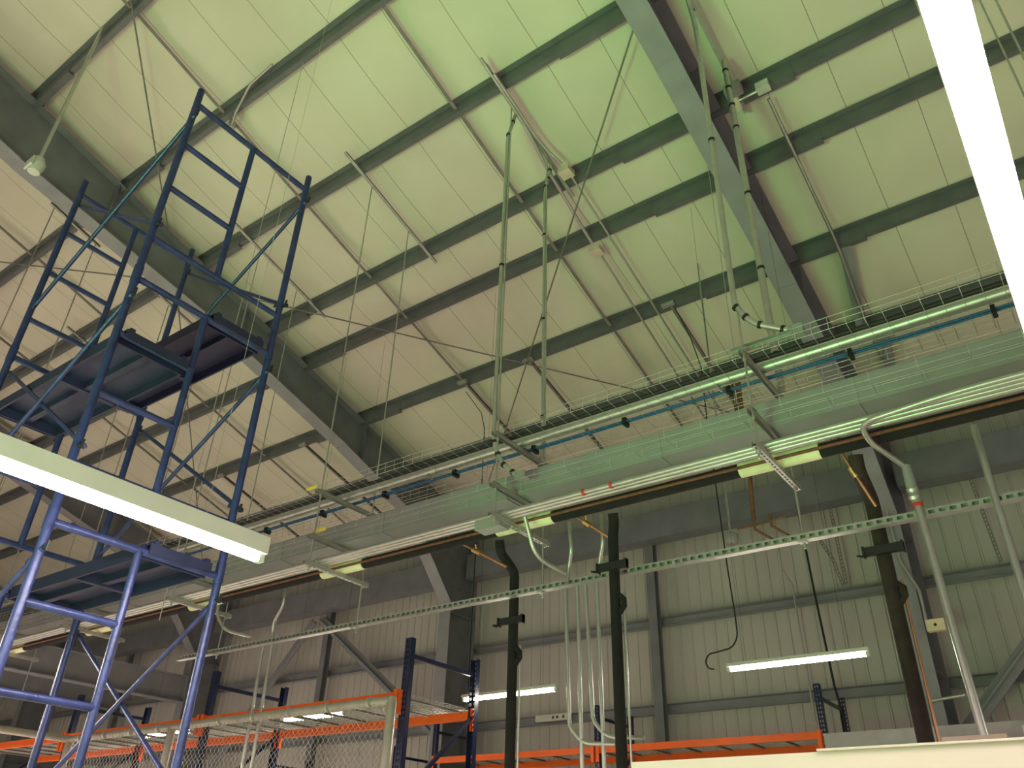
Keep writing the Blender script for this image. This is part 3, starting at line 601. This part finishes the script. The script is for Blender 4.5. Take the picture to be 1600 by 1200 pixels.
# second tower bay behind, sharing its look
t2 = thing('scaffold_tower', (-8.2, 2.0, FL), 'second darker scaffold tower farther left, mostly behind the first one', 'scaffold')
for X in (-7.3, -8.8):
    for k, top in enumerate((1.42, -.10)):
        mb = MB(); bot = top-1.50
        for y in (AY, BY+.05): mb.tube([(X, y, bot), (X, y, top+.10)], PR, 10)
        mb.tube([(X, AY, top), (X, BY+.05, top)], PR*.9, 8)
        for d in (.39, .78, 1.2): mb.tube([(X, AY, top-d), (X, BY+.05, top-d)], PR*.85, 8)
        mb.build('end_frame', 'blue', t2)
for top in (1.42, -.10): MB().tube([(-7.3, BY+.06, top-.1), (-8.8, BY+.06, top-1.1)], .014, 8).tube([(-8.8, BY+.06, top-.1), (-7.3, BY+.06, top-1.1)], .014, 8).build('cross_brace', 'blue', t2)

# ================================================================== PALLET RACKS AND FENCE
def upright(x, y0, y1, top, lab, group):
    t = thing('rack_upright_frame', (x, (y0+y1)/2, FL), lab, 'rack frame', group); wd, dp = .08, .06
    for y, s in ((y0, 1), (y1, -1)):
        mb = MB().perf((x, y, FL), (x, y, top), (1, 0, 0), wd, .003, .05, .028, .014, 2)
        mb.box(x-wd/2, x-wd/2+.003, min(y, y+s*dp), max(y, y+s*dp), FL, top); mb.box(x+wd/2-.003, x+wd/2, min(y, y+s*dp), max(y, y+s*dp), FL, top)
        mb.build('post', 'navy', t)
    ya, yb = y0+.055, y1-.055; z = top-.16
    MB().bar((x, ya, z), (x, yb, z), .03, .04).build('brace_bar', 'navy', t)
    up = True
    while z > FL+1.0:
        a, b = (ya, yb) if not up else (yb, ya)
        if z < top-.5 or True: MB().bar((x, a, z-.42), (x, b, z-1.25), .03, .035).build('brace_bar', 'navy', t)
        z -= 1.0; up = not up
        MB().bar((x, ya, z-.22), (x, yb, z-.22), .03, .03).build('brace_bar', 'navy', t)
    return t
def beam(x0, x1, y, z, lab, group):
    t = thing('rack_beam', ((x0+x1)/2, y, z), lab, 'rack beam', group)
    mb = MB().box(x0+.045, x1-.045, y-.02, y+.02, z-.085, z); mb.box(x0+.045, x1-.045, y-.026, y-.02, z-.085, z-.045)
    mb.build('beam_bar', 'orange', t)
    for x in (x0+.041, x1-.041):
        m2 = MB().box(x-.025, x+.025, y-.05, y-.042, z-.2, z+.02); m2.box(x-.003+(-.022 if x < (x0+x1)/2 else .022), x+.003+(-.022 if x < (x0+x1)/2 else .022), y-.046, y+.02, z-.2, z+.02)
        m2.build('end_connector', 'orange', t)
def deck(x0, x1, y0, y1, z, lab, group):
    mb = MB(); x0 += .05; x1 -= .05; n = int((x1-x0)/.055)
    for i in range(n+1):
        x = x0+(x1-x0)*i/n; mb.tube([(x, y0-.025, z-.03), (x, y0-.022, z+.008), (x, y1+.022, z+.008)], .0028, 4, False)
    for j in range(11): y = y0+(y1-y0)*j/10; mb.tube([(x0, y, z+.003), (x1, y, z+.003)], .0028, 4, False)
    o = tag(mb.build('wire_deck', 'wire'), lab, 'rack deck', group)
    mb = MB()
    for i in range(7): x = x0+.12+(x1-x0-.24)*i/6; mb.prism((x, y0+.02, z-.012), (x, y1-.02, z-.012), Csec(.035, .022, .002))
    mb.build('support_channel', 'galv', o)
g1 = 'near rack uprights behind the fence'; xs1 = [-5.5, -8.54, -11.5, -14.5]
for x, l in zip(xs1, ('tallest looking navy rack upright, just right of the fence end post', 'navy rack upright second from the right behind the chain link fence', 'navy rack upright behind the scaffold legs', 'far left navy rack upright behind the scaffold')):
    upright(x, 5.76, 6.83, 1.97, l, g1)
pos1 = ('right', 'middle', 'left')
for k in range(3):
    a, b = xs1[k+1], xs1[k]
    beam(a, b, 5.74, 1.47, 'front orange rack beam behind the fence rail, %s bay of the near racks' % pos1[k], 'near rack beams'); beam(a, b, 6.85, 1.47, 'rear orange rack beam seen under the wire deck, %s bay of the near racks' % pos1[k], 'near rack beams')
    deck(a, b, 5.76, 6.83, 1.47, 'galvanised wire deck on the %s bay of the near racks' % pos1[k], 'near rack decks')
g2 = 'wall rack uprights'; xs2 = [-3.12, -6.27, -9.30]
for x, l in zip(xs2, ('navy rack upright at the right end of the wall rack', 'navy rack upright in the middle of the wall rack behind the conduits', 'navy rack upright of the wall rack in front of the second column')):
    upright(x, 10.55, 11.58 if x > -9 else 11.5, 2.17, l, g2)
for k, nm in ((0, 'right'), (1, 'left')):
    a, b = xs2[k+1], xs2[k]
    beam(a, b, 10.53, 1.62, 'bright orange front beam of the %s bay of the wall rack' % nm, 'wall rack beams'); beam(a, b, 11.56, 1.62, 'orange rear beam of the %s bay of the wall rack' % nm, 'wall rack beams')
    deck(a, b, 10.55, 11.55, 1.62, 'galvanised wire deck on the %s bay of the wall rack' % nm, 'wall rack decks')
for i, x in enumerate((-10.15, -13.3)):
    upright(x, 10.55, 11.5, 1.85, ('shorter navy rack upright left of the second column, seen through the fence', 'shorter navy rack upright farther left behind the fence mesh')[i], g2)
beam(-13.3, -10.15, 10.53, 1.25, 'low orange wall rack beam left of the second column', 'wall rack beams')
# fence
FY = 5.5; FT = 1.345; posts = [(-5.39, 'end'), (-8.73, 'middle'), (-10.9, 'corner')]
t = thing('chain_link_fence', (-8, FY, FL), 'chain link fence with round galvanised rails in front of the near racks', 'fence')
MB().tube([(-10.9, FY, FT), (-5.39, FY, FT)], .042, 12).build('top_rail', 'fence', t)
MB().tube([(-10.9, FY, FT), (-10.9, 1.5, FT)], .042, 12).build('top_rail', 'fence', t)
for x, nm in posts: MB().tube([(x, FY, FL), (x, FY, FT+(.0 if nm != 'end' else .01)), (x, FY, FT+.03)], [.044, .044, .03], 12).build('post', 'fence', t)
mb = MB(); c = .068; nz = int((FT-.02-FL)/c); x = -10.88
while x < -5.42:
    for s in (0, 1):
        pts = [(x+(c if (j+s) % 2 else 0)*1.0, FY-.035+(.004 if s else -.004), FT-.02-j*c) for j in range(min(nz, 60))]
        mb.tube(pts, .0022, 3, False)
    x += c*1.0
mb.build('mesh', 'wire', t)
mb = MB()
for i in range(10): mb.tube([(-10.6+.55*i, FY-.03, FT), (-10.6+.55*i+.02, FY-.03, FT)], .046, 8)
mb.each('tie_wire', 'wire', t)

# ================================================================== RIGHT FOREGROUND
t = thing('cream_cabinet', (-1, 3.3, FL), 'cream white cabinet top edge along the bottom right of the picture', 'cabinet')
MB().box(-1.66, 1.4, 3.05, 3.6, FL, .405).build('body', 'cabinet', t)
MB().box(-.93, 1.4, 3.03, 3.60, .405, .412).build('top_panel', 'cabinet', t)
o = tag(MB().box(-2.90, 1.0, 9.78, 9.9, 1.32, 1.48).box(-2.90, 1.0, 9.76, 9.80, 1.24, 1.32).build('grey_header_beam', 'lightgrey'), 'light grey steel header beam low at right in front of the nearest column', 'beam')
MB().box(-2.86, -2.80, 9.80, 9.88, FL, 1.3).build('leg', 'lightgrey', o); MB().box(.8, .86, 9.80, 9.88, FL, 1.3).build('leg', 'lightgrey', o)
t = thing('white_shelf_unit', (-1.6, 8.6, FL), 'white metal shelf unit with its top just over the cabinet at right', 'shelf')
MB().box(-1.85, -.95, 8.4, 8.9, 1.07, 1.12).build('shelf_top', 'white', t)
for x in (-1.85, -.99):
    for y in (8.4, 8.86): MB().box(x, x+.04, y, y+.04, FL, 1.07).build('leg', 'white', t)
tag(MB().box(-.54, -.22, 5.45, 5.8, .72, .80).box(-.52, -.24, 5.47, 5.78, FL, .72).build('white_enclosure', 'white'), 'small white enclosure under the far right drop conduit', 'box')
tag(MB().box(-.93, -.64, 5.44, 5.85, FL, .74).box(-.95, -.62, 5.42, 5.87, .74, .76).build('beige_enclosure', 'pinkbox'), 'beige enclosure with a thin lid where the thick drop conduit lands', 'box')
o = tag(MB().box(-2.55, -2.1, 8.8, 9.2, FL, 1.0).build('black_machine', 'black'), 'black machine top with a red mark beside the rack end at right', 'machine')
MB().box(-2.5, -2.4, 8.79, 8.80, .93, .98).build('red_mark', 'red', o)
tag(MB().box(-9.4, -8.2, 3.6, 4.4, FL, .62).box(-9.42, -8.18, 3.58, 4.42, .5, .62).build('cardboard_box', 'card'), 'tall brown cardboard box at the bottom left corner', 'box')
# yellow tags on the trays
for x, y, z, lab in ((-6.35, 4.97, 3.45, 'small yellow label on the upper wire tray right of the second rafter'), (-6.1, 4.97, 2.93, 'small yellow label on the lower wire tray below it')):
    tag(MB().box(x-.08, x+.08, y-.006, y-.002, z-.015, z+.02).build('yellow_label', 'yellow'), lab, 'label', 'yellow labels')
for o in list(bpy.data.objects):
    if '_w' in o: del o['_w']
